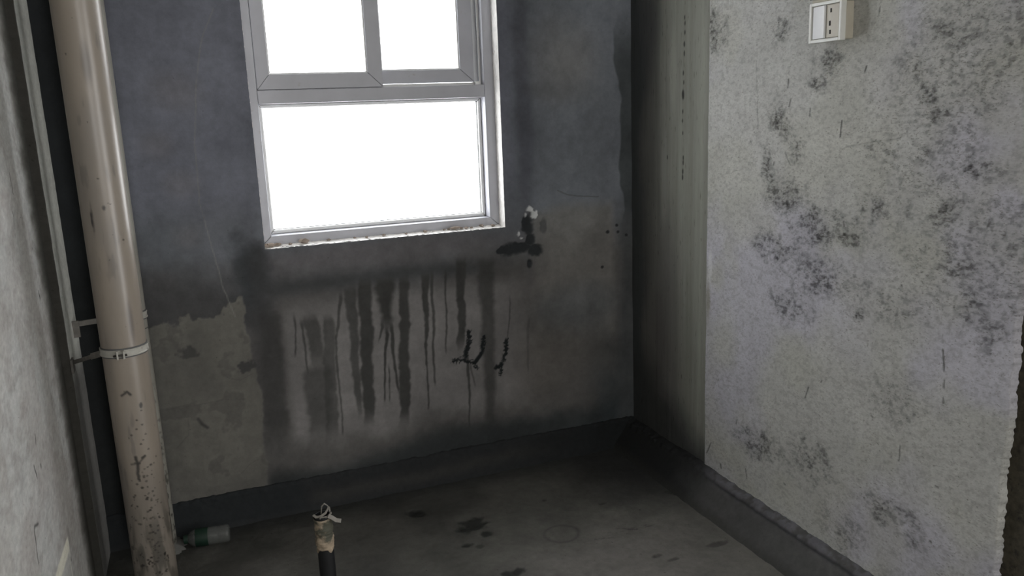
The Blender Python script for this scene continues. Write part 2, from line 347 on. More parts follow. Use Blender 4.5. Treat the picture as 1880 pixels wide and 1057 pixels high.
# lower right pale patch
m = ss(1.02, 0.96, Z + (n2 - 0.5) * 0.05) * ss(1.12, 1.22, X + (n1 - 0.5) * 0.12) * ss(0.34, 0.52, Z + (n1 - .5) * 0.2) * ss(1.53, 1.49, X)
T = blend(T, (78, 76, 72), 0.75 * m)
T = blend(T, (60, 66, 70), 0.5 * blob(X, Z, 1.36, 0.60, 0.15, 0.08, n1, 0.7))
T = blend(T, (78, 73, 66), 0.5 * blob(X, Z, 1.15, 0.38, 0.2, 0.12, n1, 0.7))
# band under the window
T = blend(T, (76, 73, 76), 0.85 * blob(X, Z, 0.58, 0.885, 0.46, 0.045, n1, 0.5, 0.3))
zb = 0.80 + (n1 - 0.5) * 0.04
T = blend(T, (47, 49, 51), 0.85 * np.exp(-((Z - zb) / 0.028) ** 2) * ss(0.15, 0.25, X) * ss(1.06, 0.90, X))
# plaster between the runs
T = blend(T, (91, 88, 87), 0.85 * ss(0.78, 0.70, Z) * ss(0.20, 0.30, Z + (n1 - 0.5) * 0.15) * ss(0.22, 0.27, X) * ss(1.2, 1.0, X))
wob = (fbm(X * 0, Z, 18, 3, 4) - 0.5) * 0.012
rag = (n3 - 0.5)
for x0, z0, x1, z1, w0, w1, s in STREAKS:
    t = np.clip((z0 - Z) / (z0 - z1), 0, 1)
    c = x0 + (x1 - x0) * t + wob * min(1, w0 / 0.02 + 0.4)
    w = (w0 + (w1 - w0) * t) * (0.85 + 0.5 * (fbm(X * 0 + x0, Z, 35, 2, 5) - 0.3))
    wide = w0 > 0.06
    e = 0.012 if wide else 0.0025 + w * 0.08
    m = (1 - ss(w / 2 - e, w / 2 + e, np.abs(X - c) + rag * (0.008 if w0 > 0.02 else 0.003)))
    m = m * ss(z1 - 0.012, z1 + (0.08 if w0 > 0.03 else 0.015), Z) * (1 - ss(z0, z0 + 0.04, Z))
    T = blend(T, (43, 43, 41), np.clip(m * s * 1.05, 0, 1))
# dark column beside the window's lower left corner
T = blend(T, (40, 44, 47), 0.85 * blob(X, Z, 0.155, 0.84, 0.055, 0.12, n2, 0.6))
T = blend(T, (50, 49, 49), 0.6 * blob(X, Z, 0.185, 0.5, 0.04, 0.36, n2, 0.6))
# bluish darkening towards the bottom
T = blend(T, (34, 39, 41), 0.9 * ss(0.24, 0.14, Z + (n1 - 0.5) * 0.12 + 0.05 * ss(0.8, 0.3, X)) * ss(0.13, 0.17, X))
T = blend(T, (34, 41, 45), 0.85 * ss(0.55, 0.16, Z + (n1 - 0.5) * 0.3) * ss(1.32, 1.56, X + (n2 - .5) * 0.1))
# corner stain with a hard ragged left edge
edge = 1.535 + 0.018 * np.sin(Z * 5.5 + 1.5) + (fbm(X * 0, Z, 7, 3, 2) - 0.5) * 0.05
T = blend(T, (44, 49, 51), 0.9 * ss(edge - 0.004, edge + 0.006, X) * ss(0.85, 1.0, Z) * ss(1.72, 1.5, Z))
T = blend(T, (48, 51, 53), 0.8 * ss(1.50, 1.56, X + (n1 - .5) * 0.06) * ss(1.0, 0.85, Z))
# lower left pale patch with its ragged border
pe = np.array(PATCHEDGE)
topz = np.interp(X, [-0.42, -0.20, -0.171, -0.123, -0.073, 0.01, 0.06, 0.089, 0.126, 0.145, 0.2],
                 [0.66, 0.66, 0.700, 0.715, 0.728, 0.720, 0.737, 0.765, 0.790, 0.74, 0.70])
topz = topz + (fbm(X, Z, 28, 4, 1) - 0.5) * 0.085
rx = np.interp(Z, [0.11, 0.25, 0.37, 0.49, 0.586, 0.68, 0.78], [0.142, 0.146, 0.150, 0.149, 0.133, 0.128, 0.126]) + (fbm(X, Z, 20, 4, 2) - 0.5) * 0.03
m = ss(topz + 0.004, topz - 0.006, Z) * ss(rx + 0.004, rx - 0.005, X)
patch = m
T = blend(T, (79, 77, 69), 0.95 * m * (0.72 + 0.28 * ss(0.35, 0.6, n1)) * (0.8 + 0.2 * ss(0.12, 0.3, Z)))
T = blend(T, (58, 56, 52), 0.5 * m * ss(0.60, 0.68, n2))
T = blend(T, (52, 52, 50), 0.8 * m * blob(X, Z, -0.06, 0.615, 0.022, 0.018, n3, 0.4, 1.6))
T = blend(T, (48, 47, 45), 0.9 * m * line_mask(X, Z, [(-0.055, 0.39), (-0.045, 0.37), (-0.03, 0.355)], 0.010, 0.004))
T = blend(T, (46, 45, 46), 0.8 * blob(X, Z, 0.118, 0.545, 0.018, 0.016, n3, 0.4, 1.6))
# cracks of the patch
for pts in ([(-0.16, 0.44), (-0.10, 0.445), (-0.04, 0.44), (0.03, 0.447), (0.10, 0.437)], [(0.06, 0.17), (0.09, 0.20), (0.12, 0.215)], [(-0.13, 0.30), (-0.09, 0.34), (-0.085, 0.40)], [(0.05, 0.52), (0.09, 0.50), (0.13, 0.515)]):
    T = blend(T, (60, 58, 54), 0.6 * line_mask(X, Z + (n2 - .5) * 0.02, pts, 0.002, 0.002))
# scar beside the window
scar = np.zeros_like(X)
for i, (a, b, c, d) in enumerate(SCAR):
    scar = np.maximum(scar, blob(X, Z, a, b, c, d, n2 * 0.6 + n3 * 0.4, 0.22, 0.9) * (0.45 if i in (6, 7) else 1))
T = blend(T, (30, 34, 37), 0.93 * scar)
fl = np.zeros_like(X)
for a, b, c, d in FLECK:
    fl = np.maximum(fl, blob(X, Z, a, b, c, d, n3, 0.25, 1.6))
T = blend(T, (150, 152, 152), 0.85 * fl)
# tar like drips under the window
sq = np.zeros_like(X); jag = (vn(X * 230, Z * 230, 3) - 0.5) * 0.014
for i, l in enumerate(SQUIG):
    sq = np.maximum(sq, line_mask(X + jag, Z + jag, l, (0.017, 0.015, 0.009, 0.016, 0.011)[i], 0.003))
T = blend(T, (14, 19, 21), 0.95 * sq * ss(0.25, 0.45, n3 + 0.1))
for a, b in DOTS:
    T = blend(T, (26, 28, 30), 0.9 * blob(X, Z, a, b, 0.007, 0.006, n3, 0.3))
T = blend(T, (50, 50, 50), 0.8 * line_mask(X, Z, CURVE, 0.003, 0.002))
T = blend(T, (98, 98, 92), 0.7 * line_mask(X + (n3 - .5) * 0.004, Z, SCRATCH, 0.0025, 0.002) * ss(0.3, 0.5, n2 + 0.1))
T = blend(T, (20, 24, 26), 0.9 * ss(-0.14, -0.24, X))  # shade of the pipes painted on the wall behind them
T = tone(T, 1 + 0.26 * ss(1.08, 1.3, X) * ss(0.5, 0.9, Z) + 0.16 * ss(1.0, 1.2, X) * ss(0.9, 0.6, Z))  # right side lightened in colour to make up for weaker light there
T = tone(T, 0.86 + 0.28 * n1 + 0.20 * (n2 - 0.5) + 0.08 * (nv - 0.5))
disp = (n1 - 0.5) * 0.006 + (n2 - 0.5) * 0.002 + (n3 - 0.5) * 0.0008 + patch * 0.0015 - scar * 0.006 + fl * 0.006 + sq * 0.0015
edge_keep = ss(0, 0.02, np.maximum.reduce([WX0 - X, X - WX1, WZ0 - Z, Z - WZ1]))
disp = disp * edge_keep
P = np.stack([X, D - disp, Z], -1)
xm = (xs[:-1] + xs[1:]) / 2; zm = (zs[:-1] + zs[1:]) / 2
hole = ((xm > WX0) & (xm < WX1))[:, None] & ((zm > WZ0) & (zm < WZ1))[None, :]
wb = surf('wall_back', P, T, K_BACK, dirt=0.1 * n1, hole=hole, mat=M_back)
tag(wb, 'dark damp cement back wall around the window with drip stains', kind='structure')
bm = bmesh.new()
for a in ((-0.75, WX0 - 0.001, -0.1, H), (WX1 + 0.001, XR + 0.25, -0.1, H), (WX0 - 0.001, WX1 + 0.001, -0.1, WZ0 - 0.001), (WX0 - 0.001, WX1 + 0.001, WZ1 + 0.001, H)):
    box(bm, a[0], a[1], D + 0.012, D + 0.22, a[2], a[3])
o = obj('core', bm, M_shell, wb)

# ---- right wall: streaky skim strip beside the corner, then the pale speckled plaster
SE = 2.287                                  # where the pale plaster starts
ys = axis(SE - 0.004, D + 0.01, 0.003); zs = axis(-0.02, H, 0.003, (1.80,), (1.79, 0.05))
Y, Z = np.meshgrid(ys, zs, indexing='ij')
n1 = fbm(Y, Z, 4, 5, 2); n2 = fbm(Y, Z, 16, 4, 3); nv = fbm(Y, Z, 30, 4, 4, fy=1.2); nv2 = fbm(Y, Z, 75, 3, 1, fy=2.0)
T = np.zeros(Y.shape + (3,)) + np.array((98, 99, 88.0))
T = tone(T, 0.84 + 0.22 * nv + 0.12 * nv2)
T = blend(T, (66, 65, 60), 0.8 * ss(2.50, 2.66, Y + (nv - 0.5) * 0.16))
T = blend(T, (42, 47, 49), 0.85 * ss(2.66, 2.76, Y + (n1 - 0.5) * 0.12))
T = blend(T, (50, 52, 54), 0.7 * blob(Y, Z, 2.67, 1.60, 0.07, 0.2, n1, 0.7))
T = blend(T, (116, 116, 104), 0.6 * blob(Y, Z, 2.50, 1.45, 0.022, 0.14, nv, 0.5, 0.3))
T = blend(T, (108, 108, 98), 0.5 * blob(Y, Z, 2.55, 1.08, 0.03, 0.14, nv, 0.5, 0.3))
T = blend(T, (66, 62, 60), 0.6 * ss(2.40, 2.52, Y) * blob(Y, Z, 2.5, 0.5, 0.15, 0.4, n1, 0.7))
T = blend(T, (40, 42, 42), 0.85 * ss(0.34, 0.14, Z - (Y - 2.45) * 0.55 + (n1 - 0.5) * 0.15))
wv = SDOT[:-1]
for i, (a, b) in enumerate(SDOT):
    r = 0.006 if i in (7, 8) else 0.0035
    T = blend(T, (36, 36, 34), 0.85 * blob(Y, Z, a, b, r, r * 2.2, n2, 0.4))
T = blend(T, (60, 60, 54), 0.35 * line_mask(Y + (n2 - .5) * 0.006, Z, wv, 0.003, 0.003) * ss(0.4, 0.6, fbm(Y * 0, Z, 30, 2, 1)))
P = np.stack([XR + 0.004 - (nv - 0.5) * 0.003 - (n1 - 0.5) * 0.004, Y, Z], -1)
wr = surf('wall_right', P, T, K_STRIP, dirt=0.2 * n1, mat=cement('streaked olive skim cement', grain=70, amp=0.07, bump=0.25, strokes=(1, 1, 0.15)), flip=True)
tag(wr, 'right wall, streaky olive skim coat at the corner beside pale plaster', kind='structure')

ys = axis(1.163, SE, 0.003); zs = axis(-0.02, H, 0.003, (1.80,), (1.79, 0.05))
Y, Z = np.meshgrid(ys, zs, indexing='ij')
n1 = fbm(Y, Z, 4, 5, 1); n2 = fbm(Y, Z, 16, 4, 2); n3 = fbm(Y, Z, 60, 3, 3)
T = np.zeros(Y.shape + (3,)) + np.array((134, 134, 129.0))
T = blend(T, (134, 132, 146), 0.75 * ss(0.42, 0.66, fbm(Y, Z, 3, 3, 5)))
T = blend(T, (132, 132, 120), 0.5 * ss(0.5, 0.7, fbm(Y, Z, 5, 3, 0)))
cl = np.zeros_like(Y)
for a, b, c, d, s in CLOUDS:
    cl = np.maximum(cl, s * (1 - ss(0.25, 1.5, np.hypot((Y - a) / c, (Z - b) / d) + (n2 - 0.5) * 1.3 + (n1 - 0.5) * 0.8)))
cl = cl * (0.45 + 0.8 * ss(0.35, 0.65, fbm(Y, Z, 30, 3, 4)))
cl = np.maximum(cl, 0.55 * ss(1.75, 1.2, Y) * ss(0.75, 1.0, Z) * ss(0.42, 0.62, n1))
mid = fbm(Y, Z, 85, 3, 0, fy=135); fine = fbm(Y, Z, 120, 2, 2, fy=170)
T = tone(T, 1 - cl * (0.11 + 0.22 * ss(0.42, 0.70, mid)) - 0.08 * ss(0.5, 0.7, mid) - 0.12 * ss(0.55, 0.8, fine) * (0.4 + cl))
T = tone(T, 0.93 + 0.10 * n1 + 0.10 * (n2 - 0.5))
for a, b, c, d, w in MARKS:
    q, _ = segd(Y + (n2 - 0.5) * 0.012, Z + (n3 - .5) * 0.004, a, b, c, d)
    strong = (a, b) in ((1.693, 1.293), (1.341, 0.769), (1.775, 0.544), (1.623, 1.424))
    T = blend(T, (54, 54, 50), (0.9 if strong else 0.6 if w > 0.0015 else 0.28) * (1 - ss(w * 0.25, w * 0.25 + 0.0035, q + 0.003 * (n3 - 0.3))))
# stain and pale smear at the plaster's edge
T = blend(T, (104, 100, 88), 0.8 * blob(Y, Z, 2.272, 0.70, 0.016, 0.06, n2, 0.4))
T = blend(T, (150, 150, 150), 0.6 * blob(Y, Z, 2.262, 0.82, 0.012, 0.06, n2, 0.4))
T = blend(T, (112, 110, 108), 0.6 * ss(SE - 0.008, SE - 0.002, Y + (n3 - .5) * 0.01))
# tiny nails' scratches at the top left of the plaster
for i in range(7):
    a = 2.25 - i * 0.022
    T = blend(T, (160, 160, 158), 0.6 * line_mask(Y, Z, [(a, 1.68), (a - 0.004, 1.63 + 0.01 * (i % 3))], 0.0015, 0.002))
relief = (n1 - 0.5) * 0.008 + (n2 - 0.5) * 0.003 + (n3 - 0.5) * 0.001
jagy = ((vn(Z * 130, Z * 0, 2) - 0.5) * 0.007 + (vn(Z * 22, Z * 0, 4) - 0.5) * 0.010) * ss(1.20, 1.165, Y)
fall = ss(1.163, 1.167, Y); fs = 1 - ss(SE - 0.004, SE, Y)
XX = XR - 0.002 - relief * fall + 0.016 * (1 - fall) + 0.007 * (1 - fs)
P = np.stack([XX, Y + jagy, Z], -1)
pl = surf('plaster_coat', P, T, K_RIGHT, dirt=np.clip(0.6 * cl + 0.4 * n2, 0, 1.2), mat=M_right, parent=wr, flip=True)
pl['label'] = 'pale grey speckled plaster coat'
bm = bmesh.new(); box(bm, XR + 0.022, XR + 0.22, 0.88, D, -0.1, H); box(bm, XR + 0.022, XR + 0.22, -2.1, -0.18, -0.1, H)
box(bm, XR + 0.022, XR + 0.22, -0.18, 0.88, 2.15, H); obj('core', bm, M_shell, wr)
# rough brown cement past the plaster's broken end
ys = axis(0.88, 1.21, 0.006); zs = axis(-0.02, H, 0.006, (1.80,), (1.79, 0.05))
Y, Z = np.meshgrid(ys, zs, indexing='ij')
P = np.stack([XR + 0.014 - (fbm(Y, Z, 60, 4, 1) - 0.5) * 0.008, Y, Z], -1)
o = surf('rough_reveal', P, None, mat=M_brown, parent=wr, flip=True); o['label'] = 'rough brown unplastered cement'

# ---- left wall with the raised strip before the corner
ys = np.concatenate([axis(0.5, 1.5, 0.02), axis(1.5, 2.53, 0.003)[1:], axis(2.53, 2.575, 0.0015)[1:], axis(2.575, D + 0.01, 0.004)[1:]])
zs = axis(-0.02, H, 0.004, (1.80,), (1.79, 0.05))
Y, Z = np.meshgrid(ys, zs, indexing='ij')
n1 = fbm(Y, Z, 5, 5, 3, fy=9); n2 = fbm(Y, Z, 16, 4, 4, fy=30); n3 = fbm(Y, Z, 60, 3, 5, fy=90); nb = fbm(Y, Z, 10, 3, 2, fy=4)
T = np.zeros(Y.shape + (3,)) + np.array((146, 144, 138.0))
T = blend(T, (154, 156, 152), 0.7 * ss(0.48, 0.62, nb))
T = blend(T, (126, 118, 112), 0.45 * ss(0.50, 0.72, n1))
T = blend(T, (124, 117, 110), 0.35 * ss(0.52, 0.72, n2))
T = tone(T, 0.93 + 0.14 * fbm(Y, Z, 70, 3, 0, fy=150))
for pts, w in (([(1.952, 0.495), (1.912, 0.507), (1.903, 0.500), (1.90, 0.465), (1.896, 0.429)], 0.005), ([(2.012, 0.608), (2.02, 0.579)], 0.006), ([(2.08, 0.583), (2.08, 0.578)], 0.006),
               ([(2.26, 0.246), (2.26, 0.241)], 0.006), ([(2.075, 0.66), (2.066, 0.640)], 0.004), ([(2.414, 0.935), (2.414, 0.915)], 0.006), ([(2.291, 1.25), (2.291, 1.20)], 0.003), ([(2.248, 1.16), (2.245, 1.13)], 0.003)):
    T = blend(T, (38, 37, 36), 0.9 * line_mask(Y + (n3 - .5) * 0.004, Z, pts, w, 0.0025))
# pale patch with a yellowish top margin
pm = ss(2.252, 2.247, Y + (n3 - .5) * 0.006) * ss(0.318, 0.314, Z + (n3 - .5) * 0.004)
T = blend(T, (160, 160, 154), 0.55 * pm)
T = blend(T, (190, 186, 160), 0.85 * pm * ss(0.272, 0.282, Z - (2.25 - Y) * 0.02))
T = blend(T, (176, 174, 158), 0.6 * pm * ss(2.235, 2.24, Y))
# shade painted on the fillet and the strip's face turned from the window
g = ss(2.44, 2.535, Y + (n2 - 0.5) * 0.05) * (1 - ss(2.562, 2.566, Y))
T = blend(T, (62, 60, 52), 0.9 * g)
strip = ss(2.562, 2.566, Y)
T = blend(T, (196, 199, 188), strip)  # grazing window light painted in as a paler strip
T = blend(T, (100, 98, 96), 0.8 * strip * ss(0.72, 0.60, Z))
T = tone(T, 0.93 + 0.12 * n1 + 0.06 * (n3 - .5))
step = 0.006 * ss(2.48, 2.548, Y) + 0.020 * ss(2.548, 2.564, Y)
P = np.stack([XL + step + (n1 - 0.5) * 0.008 * (1 - strip) * ss(2.55, 2.4, Y) + (n2 - 0.5) * 0.002, Y, Z], -1)
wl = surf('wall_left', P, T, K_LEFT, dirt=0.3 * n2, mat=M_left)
tag(wl, 'left wall of pale trowelled plaster ending in a narrow raised strip', kind='structure')
bm = bmesh.new(); box(bm, XL - 0.25, XL - 0.012, -2.1, D, -0.1, H)
obj('core', bm, M_shell, wl)

# ---- floor
xs = axis(-0.45, 1.62, 0.005); ys = np.concatenate([axis(-2.1, 1.2, 0.15), axis(1.2, D + 0.01, 0.005)[1:]])
X, Y = np.meshgrid(xs, ys, indexing='ij')
n1 = fbm(X, Y, 2.5, 5, 1); n2 = fbm(X, Y, 10, 4, 2); n3 = fbm(X, Y, 40, 3, 3)
T = np.zeros(X.shape + (3,)) + np.array((60, 59, 53.0))
T = blend(T, (74, 72, 65), 0.7 * ss(0.50, 0.68, n1))
T = blend(T, (46, 46, 42), 0.6 * ss(0.52, 0.38, n1))
T = blend(T, (82, 80, 74), 0.6 * blob(X, Y, 0.11, 2.43, 0.09, 0.07, n2, 0.7))
T = blend(T, (88, 84, 78), 0.7 * blob(X, Y, 1.10, 1.95, 0.36, 0.24, n1, 0.9))
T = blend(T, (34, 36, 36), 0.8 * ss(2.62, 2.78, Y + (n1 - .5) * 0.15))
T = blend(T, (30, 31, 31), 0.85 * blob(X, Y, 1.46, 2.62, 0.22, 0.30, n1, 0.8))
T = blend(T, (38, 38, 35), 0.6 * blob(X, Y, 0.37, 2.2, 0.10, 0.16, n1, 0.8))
pit = np.zeros_like(X)
for a, b, c, d in ((0.606, 2.581, 0.026, 0.03), (0.756, 2.410, 0.048, 0.034), (0.720, 2.40, 0.022, 0.02), (0.80, 2.41, 0.022, 0.014), (0.701, 2.293, 0.02, 0.014), (0.735, 2.27, 0.012, 0.012), (0.78, 2.335, 0.02, 0.016), (0.775, 2.085, 0.03, 0.014),
                  (1.488, 2.312, 0.02, 0.03), (1.05, 2.47, 0.008, 0.008), (1.22, 2.36, 0.012, 0.006), (1.43, 1.96, 0.03, 0.010), (1.21, 1.985, 0.014, 0.008), (1.25, 1.945, 0.02, 0.006)):
    pit = np.maximum(pit, blob(X, Y, a, b, c, d, n3 * .6 + n2 * .4, 0.45, 1.5) * (0.5 if (c < 0.018 or a > 1.2) else 1))
T = blend(T, (22, 24, 21), 0.85 * pit)
rr = np.hypot((X - 1.003) / 0.055, (Y - 2.233) / 0.05)
T = blend(T, (44, 44, 41), 0.55 * np.exp(-((rr - 1 + (n2 - .5) * 0.3) / 0.12) ** 2))
for i in range(9):
    a = 1.11 + 0.02 * i
    T = blend(T, (40, 40, 37), 0.6 * line_mask(X, Y + (n3 - .5) * 0.02, [(a - 0.03, 2.155 + 0.01 * ((i * 7) % 4)), (a + 0.03, 2.14 + 0.012 * ((i * 5) % 3))], 0.003, 0.003) * ss(0.4, 0.55, n3))
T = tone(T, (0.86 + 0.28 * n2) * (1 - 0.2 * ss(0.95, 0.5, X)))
dz = (n1 - 0.5) * 0.008 + (n2 - 0.5) * 0.005 + (n3 - 0.5) * 0.002 - pit * 0.006 * ss(0.3, 0.7, n3)
P = np.stack([X, Y, dz - 0.002], -1)
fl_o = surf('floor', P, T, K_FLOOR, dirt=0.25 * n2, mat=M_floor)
tag(fl_o, 'dark grimy cement screed floor', kind='structure')
bm = bmesh.new(); box(bm, -0.65, XR + 0.22, -2.1, D + 0.2, -0.15, -0.012); obj('core', bm, M_shell, fl_o)

# ---- cement upturns at the foot of the walls
def upturn(name, prof, along, place, T0, kk, seed, label, dark=None):
    """prof: (distance from wall, height) points; place(d, s, z) -> xyz"""
    pr = np.array(prof); L = np.concatenate([[0], np.cumsum(np.hypot(*np.diff(pr, axis=0).T))])
    t = np.arange(0, L[-1], 0.004); d = np.interp(t, L, pr[:, 0]); z = np.interp(t, L, pr[:, 1])
    s = along
    Sg, Dg = np.meshgrid(s, d, indexing='ij'); _, Zg = np.meshgrid(s, z, indexing='ij'); _, Tg = np.meshgrid(s, t, indexing='ij')
    a = fbm(Sg, Tg, 9, 4, seed); b = fbm(Sg, Tg, 45, 3, seed + 1); c = fbm(Sg, Tg, 25, 3, seed + 2)
    ledge = np.exp(-((Zg - prof[1][1]) / 0.02) ** 2)
    Dg = Dg + (a - 0.5) * 0.006 + (b - 0.5) * 0.0015 + ledge * (b - 0.45) * 0.010
    Zg = Zg + (a - 0.5) * 0.006 * ss(0.03, 0.1, Zg) + ledge * (b - 0.5) * 0.008
    T = np.zeros(Sg.shape + (3,)) + np.array(T0, float)
    T = blend(T, (92, 90, 100), 0.8 * ledge * ss(0.3, 0.6, b)) if name.endswith('right') else T
    T = tone(T, 0.88 + 0.24 * a)
    if dark: T = dark(T, Sg, Zg, a, b)
    return surf(name, np.stack(place(Dg, Sg, Zg), -1), T, kk, dirt=0.15 * c, mat=M_band, flip=name.endswith('right'))
def dk_right(T, s, z, a, b):
    T = blend(T, (24, 26, 27), 0.9 * ss(2.12, 2.42, s + (a - .5) * 0.2))
    T = blend(T, (36, 36, 42), 0.7 * np.exp(-((z - 0.083 - (a - .5) * 0.01) / 0.004) ** 2) * ss(2.3, 2.1, s))
    return blend(T, (50, 50, 44), 0.5 * ss(0.03, 0.0, z))
br = upturn('baseboard_right', [(-0.006, 0.104), (0.012, 0.100), (0.028, 0.092), (0.036, 0.078), (0.050, 0.062), (0.088, 0.022), (0.112, -0.006)],
            axis(0.9, D - 0.012, 0.004), lambda d, s, z: (XR - d, s, z), (70, 70, 69), K_BAND, 2, '', dk_right)
tag(br, 'rough cement upturn with a lavender ledge along the right wall', kind='structure')
def dk_back(T, s, z, a, b):
    T = blend(T, (30, 35, 38), 0.92 * ss(0.27, 0.235, s + (b - .5) * 0.02) * ss(0.0, 0.02, z))
    T = blend(T, (50, 49, 46), 0.7 * ss(0.25, 0.32, s) * ss(1.3, 1.0, s) * np.exp(-((z - 0.045 - (a - .5) * 0.05) / 0.025) ** 2))
    return blend(T, (22, 27, 29), 0.6 * ss(1.2, 1.5, s))
bb = upturn('baseboard_back', [(-0.006, 0.112), (0.007, 0.109), (0.011, 0.100), (0.016, 0.05), (0.026, 0.012), (0.036, -0.006)],
            axis(-0.41, XR + 0.01, 0.004), lambda d, s, z: (s, D - d, z), (34, 37, 39), K_BAND, 3, '', dk_back)
tag(bb, 'dark waterproofed cement upturn along the foot of the back wall', kind='structure')

# ---- the next room, seen only as the source of light in the doorway
bm = bmesh.new()
box(bm, 2.9, 3.0, -0.8, 1.6, -0.1, H); box(bm, XR + 0.221, 2.9, 1.5, 1.6, -0.1, H); box(bm, XR + 0.221, 2.9, -0.8, -0.7, -0.1, H)
box(bm, XR + 0.221, 3.0, -0.8, 1.6, -0.15, -0.101); box(bm, XR + 0.221, 3.0, -0.8, 1.6, H + 0.001, H + 0.1)
tag(obj('wall_corridor', bm, M_ceil), 'bare walls of the next room beyond the doorway', kind='structure')
# ---- ceiling and the wall behind the camera
bm = bmesh.new(); box(bm, -0.65, XR + 0.22, -2.1, D + 0.2, H, H + 0.12)
tag(obj('ceiling', bm, M_ceil), 'bare cement ceiling', kind='structure')
bm = bmesh.new(); box(bm, -0.65, XR + 0.22, -2.22, -2.1, -0.1, H)
tag(obj('wall_front', bm, M_shell), 'wall behind the camera', kind='structure')

# ================================================================== WINDOW
YF = 2.85
win = empty('window_1', (0.64, YF, WZ0))
tag(win, 'white plastic window, two sliding sashes over one fixed pane', kind='structure')
bm = bmesh.new()
FT = 2.20
ring(bm, 0.200, 1.072, 0.928, FT, (0.043, 0.044, 0.040, 0.045), YF, YF + 0.085)
obj('frame', bm, M_pvc, win, bevel=0.0028)
bm = bmesh.new(); box(bm, 0.243, 1.028, YF + 0.0005, YF + 0.082, 1.402, 1.446)
obj('transom', bm, M_pvc, win, bevel=0.0028)
# fixed pane below: glazing bead, gasket, glass
bm = bmesh.new(); ring(bm, 0.243, 1.028, 0.968, 1.402, (0.014, 0.013, 0.014, 0.013), YF + 0.044, YF + 0.074)
obj('glazing_bead', bm, M_pvc2, win, bevel=0.005, seg=3)
bm = bmesh.new(); ring(bm, 0.2565, 1.0155, 0.9815, 1.3895, (0.0018, 0.0018, 0.0018, 0.0018), YF + 0.056, YF + 0.066)
obj('gasket', bm, M_gasket, win)
bm = bmesh.new(); box(bm, 0.250, 1.020, YF + 0.059, YF + 0.064, 0.976, 1.396)
obj('pane', bm, M_glass, win)
# front sash (left), rear sash (right)
def sash(x0, x1, z0, z1, w, y, lab):
    bm = bmesh.new(); ring(bm, x0, x1, z0, z1, w, y, y + 0.026)
    s = obj('sash', bm, M_pvc, win, bevel=0.0015); s['label'] = lab
    a, b, c, d = x0 + w[0], x1 - w[1], z0 + w[2], z1 - w[3]
    bm = bmesh.new(); ring(bm, a - 0.001, b + 0.001, c - 0.001, d + 0.001, (0.0055,) * 4, y + 0.006, y + 0.021)
    obj('glazing_bead', bm, M_pvc2, s)
    bm = bmesh.new(); box(bm, a - 0.001, b + 0.001, y + 0.012, y + 0.016, c - 0.001, d + 0.001)
    obj('pane', bm, M_glass, s)
    return s
sash(0.2445, 0.661, 1.4475, 2.150, (0.041, 0.050, 0.048, 0.045), YF + 0.004, 'left sliding sash, in front')
sash(0.622, 1.0035, 1.4575, 2.150, (0.045, 0.052, 0.045, 0.045), YF + 0.036, 'right sliding sash, behind the left one')
bm = bmesh.new()
box(bm, 0.2435, 1.0275, YF + 0.032, YF + 0.035, 1.4461, 1.456); box(bm, 1.0195, 1.0275, YF + 0.031, YF + 0.035, 1.4561, 2.15)
box(bm, 1.006, 1.0275, YF + 0.0622, YF + 0.078, 1.4461, 2.15)
obj('track', bm, M_pvc2, win, bevel=0.0008)
bm = bmesh.new(); box(bm, 1.000, 1.0185, YF + 0.012, YF + 0.030, 1.4462, 1.4585)
obj('stop_block', bm, M_pvc2, win, bevel=0.001)
# reveals
def slab(name, f, nu, nv, parent, mat, lab=None):
    """a thin rough lining: f(u, v) -> point on its front, and a back shifted by off"""
    bm = bmesh.new(); g = [[bm.verts.new(f(i / nu, j / nv)) for j in range(nv + 1)] for i in range(nu + 1)]
    for i in range(nu):
        for j in range(nv): bm.faces.new((g[i][j], g[i + 1][j], g[i + 1][j + 1], g[i][j + 1]))
    r = bmesh.ops.extrude_face_region(bm, geom=bm.faces[:])
    return bm, [v for v in r['geom'] if isinstance(v, bmesh.types.BMVert)]
random.seed(4)
def rough(a): return (random.random() - 0.5) * a
bm, vs = slab('sill', lambda u, v: (WX0 - 0.004 + u * (WX1 - WX0 + 0.004), YF + 0.004 - v * 0.0635, WZ0 + 0.0005 - v * 0.002 + rough(0.002) + (0.004 if v < 0.2 else 0)), 120, 6, win, M_reveal)
for v in vs: v.co.z -= 0.003
o = obj('sill', bm, M_reveal, win, smooth=False); o['label'] = 'white sill with mortar crumbs'
bm, vs = slab('jamb_lining', lambda u, v: (WX1 + rough(0.0015) - 0.0005, YF + 0.004 - v * 0.0635, WZ0 - 0.002 + u * (WZ1 - WZ0 + 0.002)), 120, 5, win, M_reveal)
for v in vs: v.co.x += 0.003
o = obj('jamb_lining', bm, M_reveal, win)
bm, vs = slab('jamb_lining', lambda u, v: (WX0 + rough(0.003) * (v > 0.8), YF + 0.004 - v * 0.0635, WZ0 - 0.002 + u * (WZ1 - WZ0 + 0.002)), 200, 5, win, M_reveal)
for v in vs: v.co.x -= 0.003
o = obj('jamb_lining', bm, M_reveal, win)
bm = bmesh.new(); box(bm, WX0, WX1, D - 0.001, YF + 0.004, WZ1 - 0.012, WZ1 + 0.01); obj('head_lining', bm, M_reveal, win)

